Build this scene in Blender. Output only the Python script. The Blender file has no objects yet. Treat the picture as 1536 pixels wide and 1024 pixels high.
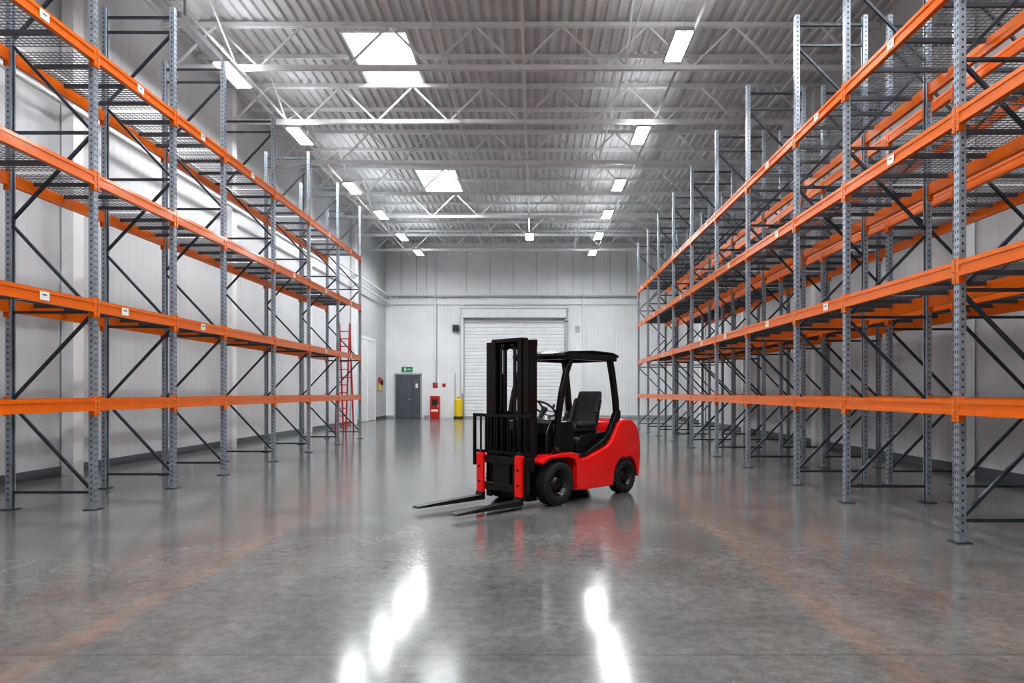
import bpy, bmesh, math, random
from mathutils import Vector, Matrix
random.seed(4)
S = bpy.context.scene
COL = S.collection

# ------------------------------------------------------------------ materials
def mat(name, color, rough=0.5, metal=0.0, emit=0.0, noise=0.0, nscale=4.0, bump=0.0, bscale=60.0, coat=0.0, spec=0.5):
    m = bpy.data.materials.new(name); m.use_nodes = True
    nt = m.node_tree; N = nt.nodes; L = nt.links
    b = N["Principled BSDF"]
    c = (color[0], color[1], color[2], 1)
    b.inputs["Base Color"].default_value = c
    b.inputs["Roughness"].default_value = rough
    b.inputs["Metallic"].default_value = metal
    b.inputs["Specular IOR Level"].default_value = spec
    if coat: 
        b.inputs["Coat Weight"].default_value = coat
        b.inputs["Coat Roughness"].default_value = 0.08
    if emit:
        b.inputs["Emission Color"].default_value = (0.95, 0.98, 1, 1)
        b.inputs["Emission Strength"].default_value = emit
    if noise or bump:
        tc = N.new("ShaderNodeTexCoord")
    if noise:
        n = N.new("ShaderNodeTexNoise"); n.inputs["Scale"].default_value = nscale; n.inputs["Detail"].default_value = 5
        r = N.new("ShaderNodeValToRGB")
        lo = tuple(x*(1-noise) for x in color)+(1,); hi = tuple(min(1, x*(1+noise)) for x in color)+(1,)
        r.color_ramp.elements[0].color = lo; r.color_ramp.elements[1].color = hi
        r.color_ramp.elements[0].position = .3; r.color_ramp.elements[1].position = .7
        L.new(tc.outputs["Object"], n.inputs["Vector"]); L.new(n.outputs["Fac"], r.inputs["Fac"]); L.new(r.outputs["Color"], b.inputs["Base Color"])
    if bump:
        n2 = N.new("ShaderNodeTexNoise"); n2.inputs["Scale"].default_value = bscale
        bp = N.new("ShaderNodeBump"); bp.inputs["Strength"].default_value = bump; bp.inputs["Distance"].default_value = .01
        L.new(tc.outputs["Object"], n2.inputs["Vector"]); L.new(n2.outputs["Fac"], bp.inputs["Height"]); L.new(bp.outputs["Normal"], b.inputs["Normal"])
    return m

ORANGE = mat("orange_beam_paint", (.76, .155, .003), .30, coat=.15, noise=.06, spec=.35)
STEEL = mat("galvanised_upright", (.33, .37, .42), .36, .5, noise=.18, nscale=6)
BRACE = mat("steel_brace", (.05, .062, .078), .42, .4, noise=.15)
SLOT_SHADE = mat("slot_shade_plate", (.012, .013, .015), .8)  # near-black plates painted as the shade inside the upright slots
WIRE = mat("mesh_wire", (.12, .125, .14), .4, .5, noise=.1)
LABEL = mat("label_paper", (.82, .82, .80), .6, noise=.03)
BOLT = mat("bolt_zinc", (.6, .6, .62), .3, .8, noise=.05)
CEIL = mat("roof_deck_paint", (.60, .605, .61), .55, noise=.08, nscale=1.5)
TRUSS = mat("truss_paint", (.76, .765, .77), .45, noise=.05)
LAMP = mat("lamp_diffuser", (1, 1, 1), .5, emit=95)
UPFILL = mat("added_uplight_fill", (1, 1, 1), .5, emit=24)  # glow added on lamp tops to brighten the roof deck
SKY = mat("skylight_opal", (1, 1, 1), .5, emit=10)
HOUS = mat("lamp_housing", (.55, .56, .58), .4, .3, noise=.05)
WHITE = mat("white_trim", (.80, .805, .81), .45, noise=.04)
GREYM = mat("grey_metal", (.42, .43, .44), .4, .3, noise=.06)
RED = mat("forklift_red", (.95, .010, .008), .20, coat=.8, noise=.03)
BLACK = mat("forklift_black", (.007, .007, .008), .22, .2, noise=.1, coat=.3)
BLACKM = mat("matte_black", (.010, .010, .011), .42, noise=.15, nscale=20)
RUB = mat("tyre_rubber", (.016, .016, .017), .75, noise=.2, nscale=20, bump=.3)
VINYL = mat("seat_vinyl", (.035, .037, .042), .5, noise=.1, bump=.2, bscale=200)
CHROME = mat("polished_steel", (.6, .6, .62), .15, 1.0, noise=.04)
DOORG = mat("door_grey", (.10, .115, .13), .45, noise=.05)
REDP = mat("red_paint", (.50, .015, .012), .4, noise=.06)
YEL = mat("yellow_paint", (.85, .60, .02), .4, noise=.06)
GREEN = mat("sign_green", (.0, .30, .10), .4, emit=0, noise=.03)
BLK = mat("black_plastic", (.02, .02, .02), .4, noise=.1)
SHUT = mat("shutter_slats", (.84, .85, .86), .42, noise=.04, nscale=2)

def wall_mat(name, col, scale, axis, strength):
    m = bpy.data.materials.new(name); m.use_nodes = True
    nt = m.node_tree; N = nt.nodes; L = nt.links; b = N["Principled BSDF"]
    b.inputs["Roughness"].default_value = .55
    tc = N.new("ShaderNodeTexCoord")
    w = N.new("ShaderNodeTexWave"); w.wave_type = 'BANDS'; w.bands_direction = axis
    w.inputs["Scale"].default_value = scale
    L.new(tc.outputs["Object"], w.inputs["Vector"])
    bp = N.new("ShaderNodeBump"); bp.inputs["Strength"].default_value = strength; bp.inputs["Distance"].default_value = .02
    L.new(w.outputs["Fac"], bp.inputs["Height"]); L.new(bp.outputs["Normal"], b.inputs["Normal"])
    n = N.new("ShaderNodeTexNoise"); n.inputs["Scale"].default_value = .7; n.inputs["Detail"].default_value = 6
    r = N.new("ShaderNodeValToRGB")
    r.color_ramp.elements[0].position = .3; r.color_ramp.elements[1].position = .7
    r.color_ramp.elements[0].color = (col[0]*.9, col[1]*.9, col[2]*.9, 1)
    r.color_ramp.elements[1].color = (col[0], col[1], col[2], 1)
    L.new(tc.outputs["Object"], n.inputs["Vector"]); L.new(n.outputs["Fac"], r.inputs["Fac"]); L.new(r.outputs["Color"], b.inputs["Base Color"])
    return m
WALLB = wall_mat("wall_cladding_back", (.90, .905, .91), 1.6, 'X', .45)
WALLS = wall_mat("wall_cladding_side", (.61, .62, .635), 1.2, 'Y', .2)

def floor_mat():
    m = bpy.data.materials.new("polished_concrete"); m.use_nodes = True
    nt = m.node_tree; N = nt.nodes; L = nt.links; b = N["Principled BSDF"]
    tc = N.new("ShaderNodeTexCoord")
    def noise(sc, det=8, rough=.6):
        n = N.new("ShaderNodeTexNoise"); n.inputs["Scale"].default_value = sc; n.inputs["Detail"].default_value = det; n.inputs["Roughness"].default_value = rough
        L.new(tc.outputs["Object"], n.inputs["Vector"]); return n
    def ramp(src, p0, c0, p1, c1):
        r = N.new("ShaderNodeValToRGB"); r.color_ramp.elements[0].position = p0; r.color_ramp.elements[1].position = p1
        r.color_ramp.elements[0].color = (*c0, 1); r.color_ramp.elements[1].color = (*c1, 1)
        L.new(src, r.inputs["Fac"]); return r
    def mix(fac, a, bb, mode='MIX'):
        x = N.new("ShaderNodeMix"); x.data_type = 'RGBA'; x.blend_type = mode
        if isinstance(fac, float): x.inputs[0].default_value = fac
        else: L.new(fac, x.inputs[0])
        L.new(a, x.inputs[6])
        if isinstance(bb, tuple): x.inputs[7].default_value = (*bb, 1)
        else: L.new(bb, x.inputs[7])
        return x.outputs[2]
    def math_(op, a, bv, clamp=False):
        x = N.new("ShaderNodeMath"); x.operation = op; x.use_clamp = clamp
        for i, v in enumerate((a, bv)):
            if v is None: continue
            if isinstance(v, (int, float)): x.inputs[i].default_value = v
            else: L.new(v, x.inputs[i])
        return x.outputs[0]
    n1 = noise(1.1); n2 = noise(10, 10, .75); n3 = noise(70, 3)
    base = ramp(n1.outputs["Fac"], .32, (.130, .129, .124), .7, (.215, .214, .208)).outputs["Color"]
    fine = ramp(n2.outputs["Fac"], .34, (.55, .55, .55), .66, (1.1, 1.1, 1.1)).outputs["Color"]
    c = mix(.85, base, fine, 'MULTIPLY')
    sp = ramp(n3.outputs["Fac"], .3, (.7, .7, .7), .6, (1, 1, 1)).outputs["Color"]
    c = mix(.7, c, sp, 'MULTIPLY')
    sep = N.new("ShaderNodeSeparateXYZ"); L.new(tc.outputs["Object"], sep.inputs[0])
    worn = math_('MULTIPLY', math_('SUBTRACT', noise(2.2, 8, .7).outputs["Fac"], .32, True), 2.2, True)
    for X0 in (-2.75, 1.97):   # worn painted aisle lines
        d = math_('ABSOLUTE', math_('SUBTRACT', sep.outputs[0], X0), None)
        k = math_('SUBTRACT', 1.0, math_('DIVIDE', d, .16), True)
        k = math_('MULTIPLY', k, worn, True)
        c = mix(math_('MULTIPLY', k, .28), c, (.55, .20, .07))
    for Y0 in (3.9, 10.3, 16.7, 23.1, 29.5):   # saw cut joints
        d = math_('ABSOLUTE', math_('SUBTRACT', sep.outputs[1], Y0), None)
        k = math_('LESS_THAN', d, .006)
        c = mix(math_('MULTIPLY', k, .6), c, (.05, .05, .05))
    L.new(c, b.inputs["Base Color"])
    rr = N.new("ShaderNodeMapRange"); rr.inputs[1].default_value = .3; rr.inputs[2].default_value = .7
    rr.inputs[3].default_value = .13; rr.inputs[4].default_value = .165
    L.new(noise(9, 6).outputs["Fac"], rr.inputs[0]); L.new(rr.outputs[0], b.inputs["Roughness"])
    b.inputs["Specular IOR Level"].default_value = .42
    return m
FLOOR = floor_mat()

# ------------------------------------------------------------------ mesh builder
class MB:
    def __init__(s): s.v = []; s.f = []; s.m = []; s.s = []
    def add(s, vs, fs, mi=0, sm=False):
        o = len(s.v); s.v += [tuple(v) for v in vs]
        for f in fs:
            s.f.append([i+o for i in f]); s.m.append(mi); s.s.append(sm)
    def box(s, c, d, mi=0, R=None):
        vs = []
        for sx in (-.5, .5):
            for sy in (-.5, .5):
                for sz in (-.5, .5):
                    p = Vector((sx*d[0], sy*d[1], sz*d[2]))
                    if R: p = R @ p
                    vs.append((c[0]+p.x, c[1]+p.y, c[2]+p.z))
        s.add(vs, [(0, 1, 3, 2), (4, 6, 7, 5), (0, 4, 5, 1), (2, 3, 7, 6), (0, 2, 6, 4), (1, 5, 7, 3)], mi)
    def bx(s, x0, x1, y0, y1, z0, z1, mi=0):
        s.box(((x0+x1)/2, (y0+y1)/2, (z0+z1)/2), (abs(x1-x0), abs(y1-y0), abs(z1-z0)), mi)
    def frame(s, p, q, up=(0, 0, 1)):
        d = (q-p).normalized(); u = Vector(up)
        if abs(d.dot(u)) > .98: u = Vector((1, 0, 0))
        a = d.cross(u).normalized(); b = a.cross(d).normalized()
        return d, a, b
    def beam(s, p, q, w, h, mi=0, ext=0.0):
        p = Vector(p); q = Vector(q); d, a, b = s.frame(p, q)
        p = p-d*ext; q = q+d*ext
        vs = []
        for e in (p, q):
            for i, j in ((-1, -1), (1, -1), (1, 1), (-1, 1)):
                vs.append(e+a*(i*w/2)+b*(j*h/2))
        s.add(vs, [(0, 1, 2, 3), (7, 6, 5, 4), (0, 4, 5, 1), (1, 5, 6, 2), (2, 6, 7, 3), (3, 7, 4, 0)], mi)
    def cyl(s, p, q, r, mi=0, n=12, r2=None):
        p = Vector(p); q = Vector(q); d, a, b = s.frame(p, q); r2 = r if r2 is None else r2
        A = [p+(a*math.cos(t)+b*math.sin(t))*r for t in [2*math.pi*i/n for i in range(n)]]
        B = [q+(a*math.cos(t)+b*math.sin(t))*r2 for t in [2*math.pi*i/n for i in range(n)]]
        s.add(A+B, [(i, (i+1) % n, n+(i+1) % n, n+i) for i in range(n)], mi, True)
        s.add(A, [tuple(range(n))], mi); s.add(B, [tuple(range(n))[::-1]], mi)
    def path(s, pts, r, mi=0, n=10):
        for a, b in zip(pts[:-1], pts[1:]): s.cyl(a, b, r, mi, n)
        for a in pts[1:-1]: s.ball(a, r*1.0, mi)
    def ball(s, c, r, mi=0, n=10, m=6, sc=(1, 1, 1)):
        vs = []
        for j in range(m+1):
            ph = math.pi*j/m
            for i in range(n):
                t = 2*math.pi*i/n
                vs.append((c[0]+sc[0]*r*math.sin(ph)*math.cos(t), c[1]+sc[1]*r*math.sin(ph)*math.sin(t), c[2]+sc[2]*r*math.cos(ph)))
        s.add(vs, [(j*n+i, j*n+(i+1) % n, (j+1)*n+(i+1) % n, (j+1)*n+i) for j in range(m) for i in range(n)], mi, True)
    def prism(s, poly, y0, y1, mi=0):   # xz polygon extruded along y
        n = len(poly)
        vs = [(x, y0, z) for x, z in poly]+[(x, y1, z) for x, z in poly]
        s.add(vs, [tuple(range(n)), tuple(range(2*n-1, n-1, -1))]+[(i, (i+1) % n, n+(i+1) % n, n+i) for i in range(n)], mi)
    def lathe(s, prof, c, mi=0, n=40):  # prof: (r, y) revolve around y
        k = len(prof); vs = []
        for i in range(n):
            t = 2*math.pi*i/n
            for r, y in prof: vs.append((c[0]+r*math.cos(t), c[1]+y, c[2]+r*math.sin(t)))
        s.add(vs, [(i*k+j, i*k+j+1, ((i+1) % n)*k+j+1, ((i+1) % n)*k+j) for i in range(n) for j in range(k-1)], mi, True)
    def mesh(s, name, mats):
        me = bpy.data.meshes.new(name)
        me.from_pydata(s.v, [], s.f)
        for m in mats: me.materials.append(m)
        me.polygons.foreach_set("material_index", s.m)
        me.polygons.foreach_set("use_smooth", s.s)
        bm = bmesh.new(); bm.from_mesh(me); bmesh.ops.recalc_face_normals(bm, faces=bm.faces); bm.to_mesh(me); bm.free()
        me.update(); return me
    def obj(s, name, mats, parent=None, bevel=0, seg=2, loc=None):
        o = bpy.data.objects.new(name, s.mesh(name, mats)); COL.objects.link(o)
        if parent: o.parent = parent
        if loc: o.location = loc
        if bevel:
            b = o.modifiers.new("bevel", 'BEVEL'); b.width = bevel; b.segments = seg; b.limit_method = 'ANGLE'; b.angle_limit = math.radians(35)
            b.harden_normals = False
        return o
def empty(name, loc=(0, 0, 0), rz=0):
    e = bpy.data.objects.new(name, None); COL.objects.link(e); e.location = loc; e.rotation_euler = (0, 0, rz); e.empty_display_size = .3
    return e

# ------------------------------------------------------------------ room
XL, XR, YF, YB, ZC = -8.6, 8.0, -6.0, 39.5, 10.1
YW = YB-.006      # mounting plane of things fixed to the back wall
b = MB(); b.bx(XL-.3, XR+.3, YF-.3, YB+.3, -.2, 0); b.obj("floor", [FLOOR])
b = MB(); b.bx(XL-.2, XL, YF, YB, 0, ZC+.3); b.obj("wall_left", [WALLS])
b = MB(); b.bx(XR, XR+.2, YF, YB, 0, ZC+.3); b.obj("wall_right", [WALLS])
b = MB(); b.bx(XL-.2, XR+.2, YF-.2, YF, 0, ZC+.3); b.obj("wall_front", [WALLB])
b = MB(); b.bx(XL-.2, XR+.2, YB, YB+.2, 0, ZC+.3); b.obj("wall_back", [WALLB])

b = MB(); b.bx(XL, XL+.03, YF, YB, 0, .16); b.obj("baseboard_left", [DOORG])
b = MB(); b.bx(XR-.03, XR, YF, YB, 0, .16); b.obj("baseboard_right", [DOORG])
b = MB(); b.bx(XL+.03, -8.15, YB-.03, YB, 0, .16); b.bx(-6.4, -6.1, YB-.03, YB, 0, .16); b.bx(2.0, XR-.03, YB-.03, YB, 0, .16); b.obj("baseboard_back", [GREYM])

# corrugated roof deck with skylight openings
SKYL = [(-4.6, -3.1, 5.6, 8.2), (-4.6, -3.1, 16.3, 18.9), (-4.6, -3.1, 26.4, 29.3)]  # first one is out of view, added to brighten the ceiling
b = MB()
ys = [YF, 5.6, 8.2, 16.3, 18.9, 26.4, 29.3, YB]
x = XL; pitch = .25; segs = []
while x < XR-.001:
    segs += [(x, 0, x+.09, 0), (x+.09, 0, x+.125, .06), (x+.125, .06, x+.215, .06), (x+.215, .06, x+.25, 0)]; x += pitch
for y0, y1 in zip(ys[:-1], ys[1:]):
    for xa, za, xb, zb in segs:
        if xa >= XR: continue
        xm = (xa+xb)/2
        if any(a < xm < c and abs(y0-d) < .01 for a, c, d, e in SKYL): continue
        b.add([(xa, y0, ZC+za), (xb, y0, ZC+zb), (xb, y1, ZC+zb), (xa, y1, ZC+za)], [(0, 1, 2, 3)])
o = b.obj("ceiling", [CEIL])
for a, c, d, e in SKYL:
    E = empty("skylight", ((a+c)/2, (d+e)/2, ZC))
    w = (c-a)/2; l = (e-d)/2
    m = MB(); t = .05
    m.bx(-w-t, -w, -l-t, l+t, -.03, .45); m.bx(w, w+t, -l-t, l+t, -.03, .45); m.bx(-w, w, -l-t, -l, -.03, .45); m.bx(-w, w, l, l+t, -.03, .45)
    m.bx(-w, w, l*.55, l*.55+.05, .3, .36)
    m.obj("curb", [WHITE], E)
    m = MB(); m.bx(-w-t, w+t, -l-t, l+t, .45, .48); m.obj("glazing", [SKY], E)

# trusses
def truss(Y):
    m = MB(); zt, zb = 9.98, 9.0; xa, xb = XL+.02, XR-.02
    for dy in (-.035, .035):
        m.bx(xa, xb, Y+dy-.02, Y+dy+.02, zt-.04, zt+.06)
        m.bx(xa, xb, Y+dy-.02, Y+dy+.02, zb-.055, zb+.055)
    x = xa+.2; up = False
    while x+1.0 < xb:
        z0, z1 = (zb, zt) if not up else (zt, zb)
        m.beam((x, Y, z0), (x+1.0, Y, z1), .045, .045)
        x += 1.0; up = not up
    return m.obj("roof_truss", [TRUSS])
ty = [-4.0, -.7, 2.6, 5.9, 9.2, 12.5, 15.8, 18.95, 22.3, 25.8, 29.2, 32.6, 36.0]
for Y in ty: truss(Y)
m = MB()
for X in (-6.9, -2.1, -.25, 2.1, 6.2):
    m.bx(X-.03, X+.03, YF+.1, YB-.1, 9.05, 9.10) if X in (-.25,) else m.bx(X-.02, X+.02, YF+.1, YB-.1, 9.05, 9.09)
    for a, c in zip(ty[:-1], ty[1:]):
        if X in (-6.9, 2.1): m.beam((X, a, 9.05), (X, (a+c)/2, 10.05), .03, .03); m.beam((X, (a+c)/2, 10.05), (X, c, 9.05), .03, .03)
m.obj("truss_bridging", [TRUSS])
m = MB()
for a, c in zip(ty[:-1], ty[1:]):
    y = (a+c)/2
    if any(d-.1 < y < e+.1 for _, _, d, e in SKYL):
        m.bx(XL+.02, -4.75, y-.03, y+.03, 9.98, 10.09); m.bx(-2.95, XR-.02, y-.03, y+.03, 9.98, 10.09)
    else: m.bx(XL+.02, XR-.02, y-.03, y+.03, 9.98, 10.09)
m.obj("roof_purlins", [TRUSS])

# lamps
lm = MB(); lm.bx(-.19, .19, -.62, .62, .0, .07, 0); lm.bx(-.165, .165, -.6, .6, -.012, .0, 1)
lm.bx(-.2, -.17, -.62, .62, -.03, .01, 0); lm.bx(.17, .2, -.62, .62, -.03, .01, 0)
lm.bx(-.09, .09, -.55, .55, .071, .078, 2)  # added upward-glowing strip, fill for the ceiling
for yy in (-.6, .6): lm.cyl((0, yy, .07), (0, yy, .42), .008, 0, 6)
lmesh = lm.mesh("linear_highbay", [HOUS, LAMP, UPFILL])
lamps = [(2.95, 14.04), (2.92, 18.9), (2.88, 23.45), (2.9, 27.3), (2.9, 31.1), (2.94, 34.8),
         (-6.75, 15.3), (-6.5, 18.95), (-6.35, 23.8), (-6.15, 27.4), (-6.05, 31.3), (-5.9, 34.8), (-.23, 31.2),
         (2.95, 9.2), (2.95, 4.2), (2.95, -1), (-4.9, 10.6), (-4.9, 5), (-4.9, -1), (-1.3, 9.5), (-1.3, 4.2), (-1.3, -1), (6.0, 8), (6.0, 2)]  # this row of entries: out-of-view lamps added to light the foreground
for i, (x, y) in enumerate(lamps):
    o = bpy.data.objects.new("ceiling_light", lmesh); COL.objects.link(o); o.location = (x, y, 8.6)
m = MB()
for X in (3.35, -7.2): m.bx(X-.025, X+.025, YF+.2, 36, 9.10, 9.14)
m.bx(-6.86, -6.68, 12.9, 14.6, 8.57, 8.69); m.bx(-6.79, -6.75, 13.2, 13.24, 8.69, 9.1); m.bx(-7.2, -6.75, 13.2, 13.24, 9.09, 9.12)
m.obj("lighting_conduit", [GREYM])

# ------------------------------------------------------------------ pallet racking
def frame_mesh(s, H, D=1.1):
    m = MB()
    for k, x0 in enumerate((0, s*D)):
        f = -s if k == 0 else s      # outward side of post web
        wx = x0+f*.030
        m.box((wx, 0, H/2), (.01, .086, H), 0)
        for yy in (-.040, .040): m.box((x0-f*.002, yy, H/2), (.062, .007, H), 0)
        for yy in (-.031, .031): m.box((x0-f*.032, yy, H/2), (.007, .022, H), 0)
        m.box((x0, 0, .006), (.16, .17, .012), 1)
        z = .1
        while z < H-.05:
            for yy in (-.021, .021): m.box((wx+f*.0055, yy, z+(.0)), (.0012, .013, .03), 2)
            for yy in (-.0440, .0440): m.box((x0-f*.0, yy, z+.025), (.018, .0012, .022), 2)
            z += .075
    # bracing
    z = .22; left = True; a, c = s*.04, s*(D-.04)
    m.beam((a, 0, z), (c, 0, z), .035, .035, 1)
    while z+1.15 < H-.1:
        if left: m.beam((a, 0, z+.05), (c, 0, z+1.1), .035, .035, 1)
        else: m.beam((c, 0, z+.05), (a, 0, z+1.1), .035, .035, 1)
        z += 1.15; left = not left
        m.beam((a, 0, z), (c, 0, z), .035, .035, 1) if int(z/1.15) % 2 == 0 or z > H-1.5 else None
    m.beam((a, 0, H-.15), (c, 0, H-.15), .035, .035, 1)
    return m.mesh("rack_frame", [STEEL, BRACE, SLOT_SHADE])

def rack(X, s, Ys, levels, H, decks=(1, 2, 3), labels=True, D=1.1):
    E = empty("pallet_rack", (X, 0, 0))
    fm = frame_mesh(s, H, D)
    for i, Y in enumerate(Ys):
        o = bpy.data.objects.new("upright_frame_%d" % (i+1), fm); COL.objects.link(o); o.parent = E; o.location = (0, Y, 0)
    m = MB(); w = MB(); l = MB()
    bh = .155
    for k, z in enumerate(levels):
        for side in (0, 1):
            f = -s if side == 0 else s
            x0 = (0 if side == 0 else s*D)
            xf = x0+f*.026
            for Ya, Yb in zip(Ys[:-1], Ys[1:]):
                ya, yb = Ya+.045, Yb-.045
                m.box((xf-f*.012, (ya+yb)/2, z), (.05, yb-ya, bh), 0)
                m.box((xf+f*.016, (ya+yb)/2, z+bh/2-.0225), (.012, yb-ya, .045), 0)
                m.box((xf+f*.016, (ya+yb)/2, z-bh/2+.0225), (.012, yb-ya, .045), 0)
                for yc, sg in ((ya, 1), (yb, -1)):
                    m.box((xf+f*.016, yc-sg*.012, z-.02), (.014, .05, .25), 0)
                    m.box((xf-f*.01, yc+sg*.004, z-.02), (.06, .008, .25), 0)
                    for dz in (-.1, -.03, .05):
                        m.cyl((xf+f*.022, yc-sg*.012, z+dz), (xf+f*.03, yc-sg*.012, z+dz), .009, 1, 6)
                if side == 0 and labels and k > 0 and random.random() < .75:
                    yl = ya+(yb-ya)*random.choice((.3, .5, .5, .62))
                    l.box((xf+f*.0245, yl, z+.0), (.004, .15, .10), 0)
                    l.box((xf+f*.0268, yl, z+.012), (.001, .07, .015), 1)
        if k in decks:
            for Ya, Yb in zip(Ys[:-1], Ys[1:]):
                zt = z+bh/2+.006; a = 0; c = s*D
                yy = Ya+.08
                while yy < Yb-.06:
                    w.box((s*D/2, yy, zt), (D, .007, .007), 0); yy += .065
                n = 14
                for i in range(n+1): w.box((s*(.02+(D-.04)*i/n), (Ya+Yb)/2, zt+.006), (.007, Yb-Ya-.12, .007), 0)
                for t in (.2, .5, .8): w.box((s*D/2, Ya+(Yb-Ya)*t, zt-.035), (D-.06, .04, .05), 0)
    m.obj("beams", [ORANGE, BOLT], E); w.obj("wire_decks", [WIRE], E); l.obj("labels", [LABEL, BLK], E)
    return E
YLs = [4.0, 6.3, 8.74, 10.67, 12.39, 14.76, 17.07, 19.6, 22.08]
YRs = [1.9, 4.35, 6.82, 9.30, 11.07, 13.6, 15.94, 18.44, 20.9, 23.4, 25.6, 27.9]
rack(-5.65, -1, YLs, [1.34, 2.6, 4.22, 5.80], 7.5, D=1.06)
rack(4.25, 1, YRs, [1.35, 2.73, 4.24, 5.60], 7.6)
rack(5.75, 1, YRs, [1.35, 2.73, 4.24, 5.60], 7.6, labels=False)

# ------------------------------------------------------------------ back wall fittings
k = YB/1024.0
def wx(px): return (px-802)*k
def wz(py): return 1.5-(py-588)*k
# roller door
E = empty("door_2", (0, YW, 0))
x0, x1, zt = wx(697), wx(846), wz(484)
m = MB(); z = 0
while z < zt-.05:
    m.add([(x0, -.06, z), (x1, -.06, z), (x1, -.10, z+.05), (x0, -.10, z+.05), (x1, -.10, z+.17), (x0, -.10, z+.17), (x1, -.06, z+.2), (x0, -.06, z+.2)],
          [(0, 1, 2, 3), (3, 2, 4, 5), (5, 4, 6, 7)]); z += .2
m.obj("slat_curtain", [SHUT], E)
m = MB(); m.bx(x0-.22, x0, -.16, -.0, 0, zt+.95); m.bx(x1, x1+.22, -.16, -.0, 0, zt+.95)
m.bx(x0-.22, x1+.22, -.16, -.0, zt, zt+.12)
m.obj("guide_rails", [GREYM], E, .01)
m = MB(); m.bx(x0-.1, x1+.1, -.45, -.165, zt+.25, zt+.75); m.cyl((x0-.25, -.3, zt+.85), (x1+.25, -.3, zt+.85), .07); m.obj("roller_housing", [WHITE], E, .03)
m = MB(); m.bx(x0, x1, -.13, -.11, 0.001, .12); m.obj("bottom_bar", [GREYM], E)
# personnel door
E = empty("door_1", (0, YW, 0))
x0, x1, zt = wx(592), wx(633), wz(562)
m = MB(); m.bx(x0, x0+.08, -.1, 0, 0, zt+.08); m.bx(x1-.08, x1, -.1, 0, 0, zt+.08); m.bx(x0, x1, -.1, 0, zt, zt+.08); m.obj("frame", [GREYM], E)
m = MB(); xm = (x0+x1)/2+.25; m.bx(x0+.085, xm-.005, -.07, -.02, .02, zt-.01); m.bx(xm+.005, x1-.085, -.07, -.02, .02, zt-.01); m.obj("leaf", [DOORG], E, .004)
m = MB(); m.cyl((xm-.1, -.12, 1.1), (xm-.1, -.07, 1.1), .015); m.cyl((xm-.1, -.12, 1.1), (xm-.24, -.12, 1.1), .012); m.bx(xm-.02+.2, xm+.12+.2, -.075, -.071, 1.75, 2.0); m.obj("handle", [LABEL], E)
# exit sign
m = MB(); m.bx(wx(603), wx(619), -.06, 0, wz(557.5), wz(550), 0); m.box((wx(608), -.062, wz(553.7)), (.12, .004, .18), 1); m.box((wx(614), -.062, wz(553.7)), (.2, .004, .06), 1)
m.obj("exit_sign", [GREEN, LABEL], loc=(0, YW, 0))
# trim bands, pipes, columns
m = MB(); m.bx(XL+.01, XR-.01, -.12, 0, wz(457), wz(453)); m.obj("trim_1", [WHITE], loc=(0, YB, 0))
m = MB(); m.bx(XL+.01, XR-.01, -.10, 0, wz(372), wz(366)+.1); m.obj("trim_2", [WHITE], loc=(0, YB, 0))
m = MB()
for px, zb in ((653, wz(598)), (875, wz(592)), (694, wz(590))):
    top = wz(372) if px != 694 else wz(457)
    m.bx(wx(px)-.07, wx(px)+.07, -.2, -.01, max(zb, 0.3) if px != 653 else 3.3, top)
m.obj("trim_3", [WHITE], loc=(0, YB, 0), bevel=.01)
m = MB(); m.cyl((XL+.1, -.18, wz(445)), (wx(955), -.18, wz(445)), .05); 
for px in (600, 640, 665, 720, 800, 850, 900, 940): m.bx(wx(px)-.03, wx(px)+.03, -.2, 0, wz(445)-.09, wz(445)-.04)
m.cyl((wx(655), -.16, 1.9), (wx(655), -.16, 6.6), .03); m.cyl((wx(683), -.12, .9), (wx(683), -.12, 2.6), .025)
m.obj("conduit_pipes", [GREYM], loc=(0, YW, 0))
m = MB()
for px in (602, 625, 640, 700, 735, 770, 805, 835, 860, 890, 915, 940): m.bx(wx(px)-.012, wx(px)+.012, -.03, 0, wz(440), wz(374))
m.obj("trim_4", [GREYM], loc=(0, YB, 0))
# extinguisher cabinet
E = empty("fire_extinguisher_cabinet", (wx(653), YW, 0))
m = MB(); m.bx(-.26, .26, -.3, 0, 0, 1.28); m.obj("cabinet", [REDP], E, .02)
m = MB(); m.bx(-.2, .2, -.312, -.302, .38, .52, 0); m.bx(-.14, .14, -.312, -.302, .75, 1.1, 1); m.cyl((.2, -.33, .6), (.2, -.33, .8), .012, 0); m.obj("label", [LABEL, BLK], E)
m = MB(); m.bx(-.14, .14, -.03, 0, 1.75, 2.05, 0); m.bx(-.14, .14, -.03, 0, 2.1, 2.45, 1); m.obj("fire_safety_sign", [REDP, LABEL], loc=(wx(653), YW, 0))
m = MB(); m.bx(-.1, .1, -.03, 0, 1.8, 2.0, 0); m.obj("fire_call_point", [REDP], loc=(wx(666), YW, 0))
# yellow bin/absorbent drum
E = empty("yellow_spill_kit", (wx(689), YB-.5, 0))
m = MB(); m.cyl((0, 0, 0), (0, 0, .12), .27, 1, 24); m.cyl((0, 0, .12), (0, 0, 1.05), .24, 0, 24); m.cyl((0, 0, 1.05), (0, 0, 1.16), .25, 0, 24, .15); m.cyl((0, 0, 1.16), (0, 0, 1.22), .05, 1)
m.obj("drum", [YEL, BLK], E)
m = MB(); m.bx(-.17, .17, -.3, 0, 0, .36, 0); m.cyl((0, -.3, .18), (0, -.31, .18), .13, 1, 20); m.obj("loudspeaker", [BLK, BLACKM], loc=(wx(684), YW, wz(497)))
m = MB(); m.bx(-.13, .13, -.12, 0, 0, .3, 0); m.obj("junction_box", [GREYM], loc=(wx(866), YW, wz(497)))
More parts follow.
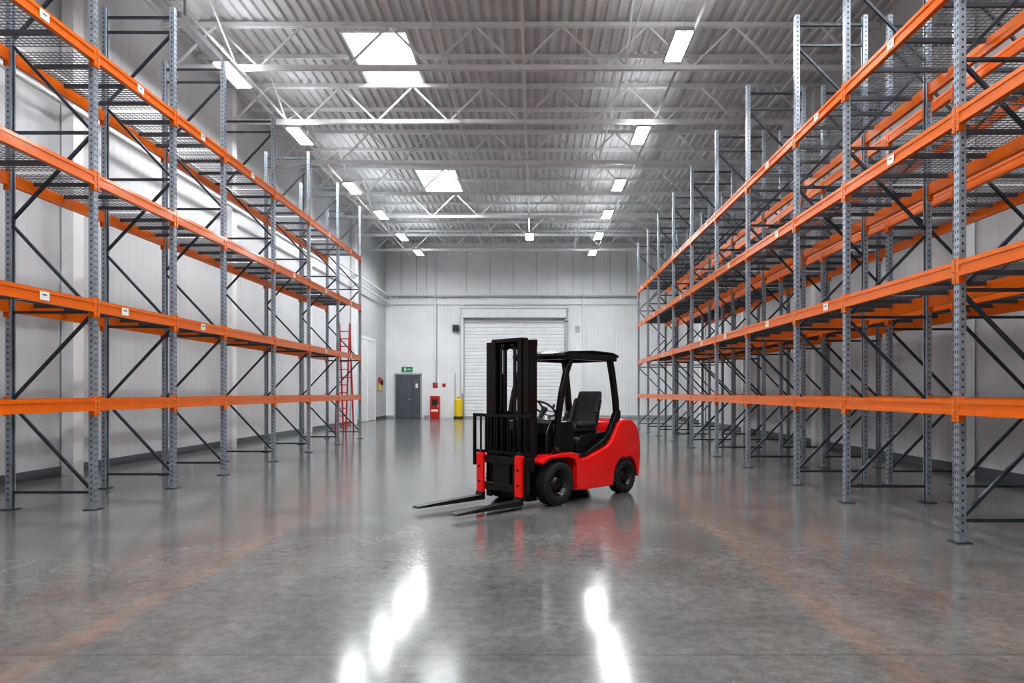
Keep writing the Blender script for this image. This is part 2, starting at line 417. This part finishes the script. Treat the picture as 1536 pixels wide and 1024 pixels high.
# side wall pilasters / doors / alarms
ml = MB(); mr = MB()
for i, Y in enumerate((6, 12.5, 19, 25.5, 32)):
    ml.bx(.032, .25, Y-.14, Y+.14, 0, 9.9, 0); mr.bx(-.25, -.032, Y-.14, Y+.14, 0, 9.9, 0)
ml.obj("trim_5", [WHITE], loc=(XL, 0, 0)); mr.obj("trim_6", [WHITE], loc=(XR, 0, 0))
m = MB(); m.bx(0, .06, 33.4, 36.6, wz(516)-.1, wz(516)+.05); m.bx(0, .06, 33.3, 33.4, 0, wz(516)+.05); m.bx(0, .06, 36.6, 36.7, 0, wz(516)+.05)
m.bx(0, .035, 33.4, 36.6, .02, wz(516)-.1); m.bx(.03, .06, 34.97, 35.03, .02, wz(516)-.1)
m.obj("door_3", [WHITE], loc=(XL+.001, 0, 0), bevel=.006)
m = MB(); m.bx(0, .08, -.14, .14, 0, .32, 0); m.bx(0, .08, -.14, .14, -.38, -.06, 1); m.bx(0, .1, .4, .6, -.1, .2, 2); m.obj("fire_alarm_panel", [REDP, YEL, BLK], loc=(XL+.035, 37.6, 2.0))
m = MB(); 
for zz in (6.6, 7.0): m.cyl((.14, YF+.1, zz), (.14, YB-.2, zz), .045)
m.obj("conduit_pipes", [WHITE], loc=(XL+.16, 0, 0))
# red ladder
m = MB()
for sx in (-.2, .2):
    m.beam((sx, -.55, 0), (sx, 0, 4.15), .06, .05); m.beam((sx, .55, 0), (sx, 0, 4.15), .06, .05)
for i in range(1, 14):
    t = i/14; m.beam((-.2, -.55*(1-t), 4.15*t), (.2, -.55*(1-t), 4.15*t), .05, .03)
    if i % 3 == 1: m.beam((-.2, .55*(1-t), 4.15*t), (.2, .55*(1-t), 4.15*t), .03, .03)
m.obj("step_ladder", [REDP], loc=(-7.35, 26.4, 0))

# ------------------------------------------------------------------ forklift
TH = math.radians(46)
F = empty("forklift", (-.08, 9.42, 0), math.pi+TH)
def wheel(name, x, y, r, w, sg):
    m = MB(); h = w/2
    prof = [(r*.58, -h*.8), (r*.62, -h), (r*.86, -h), (r*.96, -h*.85), (r, -h*.6), (r, h*.6), (r*.96, h*.85), (r*.86, h), (r*.62, h), (r*.58, h*.8)]
    m.lathe(prof, (0, 0, 0), 0)
    for i in range(32):
        t = 2*math.pi*i/32; R = Matrix.Rotation(-t, 3, 'Y')
        p = R @ Vector((r*.985, 0, 0))
        for q in (-1, 1):
            m.box((p.x, q*h*.58, p.z), (.018, h*.55, r*.12), 0, R @ Matrix.Rotation(q*.35, 3, 'X'))
    rim = [(r*.60, sg*h*.82), (r*.55, sg*h*.72), (r*.50, sg*h*.35), (r*.32, sg*h*.25), (r*.28, sg*h*.62), (r*.12, sg*h*.75), (0.001, sg*h*.75)]
    m.lathe(rim, (0, 0, 0), 1)
    m.lathe([(r*.58, -sg*h*.8), (r*.5, -sg*h*.3), (.001, -sg*h*.3)], (0, 0, 0), 1)
    for i in range(6):
        t = 2*math.pi*i/6; m.cyl((r*.41*math.cos(t), sg*h*.2, r*.41*math.sin(t)), (r*.41*math.cos(t), sg*h*.42, r*.41*math.sin(t)), .014, 2, 6)
    o = m.obj(name, [RUB, BLACK, BLACKM], F); o.location = (x, y, r+.002)
RX = -1.54
wheel("wheel_front_left", 0, .47, .29, .22, 1); wheel("wheel_front_right", 0, -.47, .29, .22, -1)
wheel("wheel_rear_left", RX, .43, .25, .18, 1); wheel("wheel_rear_right", RX, -.43, .25, .18, -1)

# red body, lofted in y
arch = [(RX+.31*math.cos(math.radians(a)), .25+.31*math.sin(math.radians(a))) for a in range(0, 181, 15)]
prof = [(-.34, .17), (-.5, .15), (-1.16, .15), (-1.22, .17)]+arch+[(-1.865, .22), (-1.90, .25), (-1.935, .38), (-1.955, .55), (-1.95, .75), (-1.90, .90), (-1.82, 1.02), (-1.70, 1.09), (-1.55, 1.11), (-1.42, 1.10),
        (-1.34, 1.04), (-1.27, .93), (-1.20, .83), (-1.10, .75), (-.97, .70), (-.8, .655), (-.62, .60), (-.48, .59), (-.34, .62)]
sl = [(-.53, .45, .05), (-.515, .62, .02), (-.47, .78, .008), (-.38, .90, 0), (-.2, .98, 0), (0, 1, 0), (.2, .98, 0), (.38, .90, 0), (.47, .78, .008), (.515, .62, .02), (.53, .45, .05)]
m = MB(); n = len(prof); vs = []
for y, kx, dz in sl:
    for x, z in prof:
        X = x if x > -1.7 else -1.7+(x+1.7)*(kx*.55+.45)
        Z = z-dz*(.6 if z > .55 else 0)
        vs.append((X, y, Z))
fs = []
for j in range(len(sl)-1):
    for i in range(n): fs.append((j*n+i, j*n+(i+1) % n, (j+1)*n+(i+1) % n, (j+1)*n+i))
m.add(vs, fs, 0, True)
m.add(vs[:n], [tuple(range(n))], 0); m.add(vs[-n:], [tuple(range(n))], 0)
o = m.obj("body_counterweight", [RED], F)
bm = bmesh.new(); bm.from_mesh(o.data); bmesh.ops.remove_doubles(bm, verts=bm.verts, dist=.0005)
bmesh.ops.recalc_face_normals(bm, faces=bm.faces)
for e in bm.edges:
    if len(e.link_faces) == 2 and e.calc_face_angle() > math.radians(38): e.smooth = False
for f in bm.faces: f.smooth = True
bm.to_mesh(o.data); bm.free()
bv = o.modifiers.new("bevel", 'BEVEL'); bv.width = .018; bv.segments = 3; bv.limit_method = 'ANGLE'; bv.angle_limit = math.radians(38)

# front fenders (red)
m = MB()
for y0, y1 in ((.34, .585), (-.585, -.34)):
    out = [(.36, .60), (.30, .645), (.2, .675), (.0, .69), (-.25, .69), (-.38, .665), (-.40, .60), (-.40, .2)]
    inn = [(-.345, .2), (-.345, .50), (-.29, .60), (-.16, .63), (0, .635), (.17, .63), (.27, .60), (.33, .56)]
    m.prism(out+inn, y0, y1)
m.obj("front_fenders", [RED], F, .015, 3)
# chassis and floor
m = MB()
m.bx(-1.7, .3, -.3, .3, .17, .5); m.bx(-.56, .12, -.5, .5, .60, .655); m.bx(-.4, .22, -.34, .34, .3, .62)
m.cyl((0, -.38, .29), (0, .38, .29), .07, 0, 16); m.cyl((RX, -.36, .25), (RX, .36, .25), .05, 0, 12)
m.obj("chassis", [BLACKM], F, .01)
# engine hood (black), side trims
m = MB()
m.prism([(-.56, .6), (-.55, .78), (-.60, .86), (-.7, .90), (-1.32, .93), (-1.42, 1.05), (-1.46, 1.12), (-1.46, .62)], -.40, .40)
for y0, y1 in ((.415, .50), (-.50, -.415)):
    lo = [(-.60, .605), (-.8, .665), (-.97, .71), (-1.10, .76), (-1.20, .84), (-1.27, .94), (-1.34, 1.05), (-1.44, 1.11)]
    hi = [(-1.44, 1.24), (-1.32, 1.2), (-1.24, 1.06), (-1.15, .93), (-1.05, .84), (-.93, .78), (-.78, .72), (-.60, .655)]
    m.prism(lo+hi, y0, y1)
m.obj("engine_hood", [BLACK], F, .02, 3)
# cowl / dash
m = MB()
m.prism([(.10, .62), (.10, .95), (.02, 1.10), (-.1, 1.14), (-.2, 1.08), (-.16, .62)], -.42, .42)
m.prism([(-.02, .66), (-.02, 1.06), (-.08, 1.10), (-.38, 1.10), (-.43, 1.05), (-.46, .70), (-.42, .66)], .40, .45)
m.obj("front_cowl", [BLACK], F, .02, 3)
m = MB()
m.cyl((-.1, 0, 1.0), (-.30, 0, 1.24), .035, 0, 12)
# steering wheel torus
c = Vector((-.32, 0, 1.265)); ax = Vector((-.20, 0, .24)).normalized(); u = Vector((0, 1, 0)); v = ax.cross(u)
N = 28
pts = [c+(u*math.cos(2*math.pi*i/N)+v*math.sin(2*math.pi*i/N))*.165 for i in range(N)]
for i in range(N): m.cyl(pts[i], pts[(i+1) % N], .014, 0, 8); m.ball(pts[i], .014, 0, 8, 4)
for i in (2, 12, 21): m.beam(c-ax*.02, pts[i], .03, .012, 0)
m.cyl(c-ax*.04, c+ax*.01, .045, 0, 14); m.cyl(c+ax*.01+u*.14, c+ax*.07+u*.14, .02, 0, 10)
for i, yy in enumerate((-.2, -.27, -.34)): m.cyl((-.12, yy, 1.05), (-.2, yy, 1.28), .008, 1, 8); m.ball((-.2, yy, 1.29), .022, 0)
m.cyl((-.1, .2, 1.08), (-.16, .2, 1.16), .05, 1, 14)
m.obj("steering_wheel", [BLK, CHROME], F)
# seat
m = MB()
m.prism([(-.68, .93), (-.66, 1.0), (-.72, 1.045), (-1.10, 1.02), (-1.2, .98), (-1.2, .92)], -.24, .24)
for sgn in (-1, 1): m.prism([(-.74, 1.0), (-.72, 1.06), (-.8, 1.08), (-1.15, 1.07), (-1.18, 1.0)], sgn*.25-.035, sgn*.25+.035)
m.prism([(-1.06, 1.02), (-1.14, 1.03), (-1.27, 1.44), (-1.31, 1.52), (-1.36, 1.51), (-1.36, 1.42), (-1.24, .98), (-1.12, .95)], -.21, .21)
for sgn in (-1, 1): m.prism([(-1.03, 1.08), (-1.10, 1.08), (-1.23, 1.38), (-1.27, 1.42), (-1.31, 1.38), (-1.2, 1.02), (-1.08, 1.0)], sgn*.22-.035, sgn*.22+.035)
m.obj("seat", [VINYL], F, .025, 3)
m = MB(); m.bx(-.75, -1.15, -.2, .2, .88, .935)
m.path([(-1.15, .27, 1.0), (-1.15, .31, 1.2), (-.9, .31, 1.22)], .014)
m.obj("seat_base", [BLACKM], F)
# overhead guard
dz = -.035
m = MB()
for sgn in (-1, 1):
    y = sgn*.46
    P = [(-.03, y, .60), (-.08, y, 1.1), (-.17, y*.99, 1.5), (-.28, y*.97, 1.8), (-.38, y*.95, 1.98)]
    for a, c2 in zip(P[:-1], P[1:]): m.beam(a, c2, .065, .085, 0, .012)
    P = [(-1.38, y, 1.14), (-1.35, y, 1.4), (-1.29, y*.98, 1.75), (-1.24, y*.96, 1.97)]
    for a, c2 in zip(P[:-1], P[1:]): m.beam(a, c2, .065, .095, 0, .012)
    m.beam((-.22, y*1.0, 2.03+dz), (-1.34, y*1.0, 2.03+dz), .07, .09, 0)
m.beam((-.24, -.49, 2.03+dz), (-.24, .49, 2.03+dz), .07, .09, 0); m.beam((-1.32, -.49, 2.03+dz), (-1.32, .49, 2.03+dz), .07, .09, 0)
for i in range(6): x = -.38-i*.155; m.beam((x, -.45, 2.045+dz), (x, .45, 2.045+dz), .035, .035, 0)
m.obj("overhead_guard", [BLACK], F, .012, 2)
m = MB(); m.prism([(x, z+dz) for x, z in [(-.16, 2.03), (-.18, 2.07), (-.3, 2.10), (-.8, 2.125), (-1.25, 2.11), (-1.38, 2.075), (-1.39, 2.04), (-1.36, 2.06), (-1.24, 2.09), (-.8, 2.10), (-.3, 2.08), (-.2, 2.055)]], -.5, .5)
m.obj("guard_roof", [BLACK], F, .006, 2)
# mast
m = MB()
for sgn in (-1, 1):
    y = sgn*.355
    m.box((.34, y+sgn*.035, 1.13), (.15, .03, 2.10)); m.box((.27, y, 1.13), (.025, .10, 2.10)); m.box((.41, y, 1.13), (.025, .10, 2.10))
    y = sgn*.25
    m.box((.37, y+sgn*.03, 1.16), (.12, .02, 2.08)); m.box((.315, y, 1.16), (.02, .08, 2.08)); m.box((.425, y, 1.16), (.02, .08, 2.08))
    m.cyl((.26, sgn*.22, .15), (.26, sgn*.22, 1.75), .036, 0, 16)
    m.cyl((.26, sgn*.22, 1.75), (.26, sgn*.22, 2.15), .022, 1, 12)
    for dx in (-.012, .012): m.box((.36+dx, sgn*.09, 1.35), (.006, .035, 1.6), 0)
    m.cyl((.36, sgn*.09-.03, 2.12), (.36, sgn*.09+.03, 2.12), .055, 0, 16)
    # tilt cylinders
    m.cyl((-.05, sgn*.28, .62), (.2, sgn*.28, .75), .035, 0, 12); m.cyl((.2, sgn*.28, .75), (.28, sgn*.3, .79), .02, 1, 10)
m.cyl((.36, 0, .12), (.36, 0, 1.0), .045, 0, 16)
m.box((.27, 0, 2.14), (.05, .80, .10)); m.box((.37, 0, 2.19), (.12, .58, .05)); m.box((.27, 0, 1.2), (.04, .74, .09)); m.box((.27, 0, .25), (.05, .80, .16)); m.box((.37, 0, .14), (.12, .5, .08))
for yy in (-.14, .13, .15): m.cyl((.40, yy, .5), (.40, yy, 2.1), .011, 0, 8)
m.obj("mast", [BLACK, CHROME], F, .004, 2)
# carriage + backrest
m = MB()
m.box((.505, 0, .60), (.05, .98, .10)); m.box((.505, 0, .24), (.05, .98, .10))
for sgn in (-1, 1): m.box((.46, sgn*.19, .45), (.06, .04, .60)); m.box((.505, sgn*.47, .42), (.04, .05, .3))
for yy in (-.19, .19):
    for zz in (.3, .62): m.cyl((.40, yy-.03, zz), (.40, yy+.03, zz), .045, 0, 14)
m.box((.505, 0, .42), (.03, .30, .28))
m.obj("fork_carriage", [BLACKM], F, .005)
m = MB(); hw = .56
m.box((.50, 0, 1.19), (.035, 2*hw+.04, .045)); m.box((.50, 0, .70), (.035, 2*hw, .04))
for sgn in (-1, 1): m.box((.50, sgn*hw, .85), (.035, .04, .70)); m.beam((.50, sgn*hw, .55), (.50, sgn*.46, .55), .035, .05)
for yy in (-.43, -.33, -.22, -.11, 0, .11, .22, .33, .43): m.box((.50, yy, .93), (.022, .022, .5))
m.obj("load_backrest", [BLACK], F, .004)
# forks
m = MB()
for yy in (-.37, .37):
    m.box((.56, yy, .41), (.045, .125, .52), 1)
    m.box((.545, yy, .66), (.07, .10, .05), 1)
    m.prism([(.535, .05), (.535, .16), (.585, .16), (.60, .115), (1.2, .10), (1.62, .08), (1.65, .055)], yy-.065, yy+.065, 0)
    m.cyl((.56, yy, .685), (.56, yy, .73), .018, 0, 10)
    for zz in (.3, .5): m.cyl((.583, yy, zz), (.59, yy, zz), .018, 0, 8)
m.obj("forks", [BLACKM, RED], F, .006)
# lamps and rear light
m = MB()
for sgn in (-1, 1):
    m.box((-1.86, sgn*.40, .86), (.05, .10, .14), 0); m.cyl((-.0, sgn*.52, .72), (.06, sgn*.52, .72), .05, 1, 16)
m.obj("lights", [LABEL, BLACKM], F, .005)

# ------------------------------------------------------------------ world, camera
w = bpy.data.worlds.new("world"); S.world = w; w.use_nodes = True
w.node_tree.nodes["Background"].inputs[0].default_value = (.8, .9, 1, 1); w.node_tree.nodes["Background"].inputs[1].default_value = .6
cam = bpy.data.cameras.new("camera"); co = bpy.data.objects.new("camera", cam); COL.objects.link(co)
co.location = (0, 0, 1.5); co.rotation_euler = (math.pi/2, 0, 0)
cam.sensor_width = 36; cam.lens = 24; cam.shift_x = -34/1536; cam.shift_y = 76/1536; cam.clip_end = 200
S.camera = co
S.view_settings.view_transform = 'Standard'
try: S.view_settings.look = 'Medium High Contrast'
except Exception as e: print("look", e)
S.view_settings.exposure = 0.3
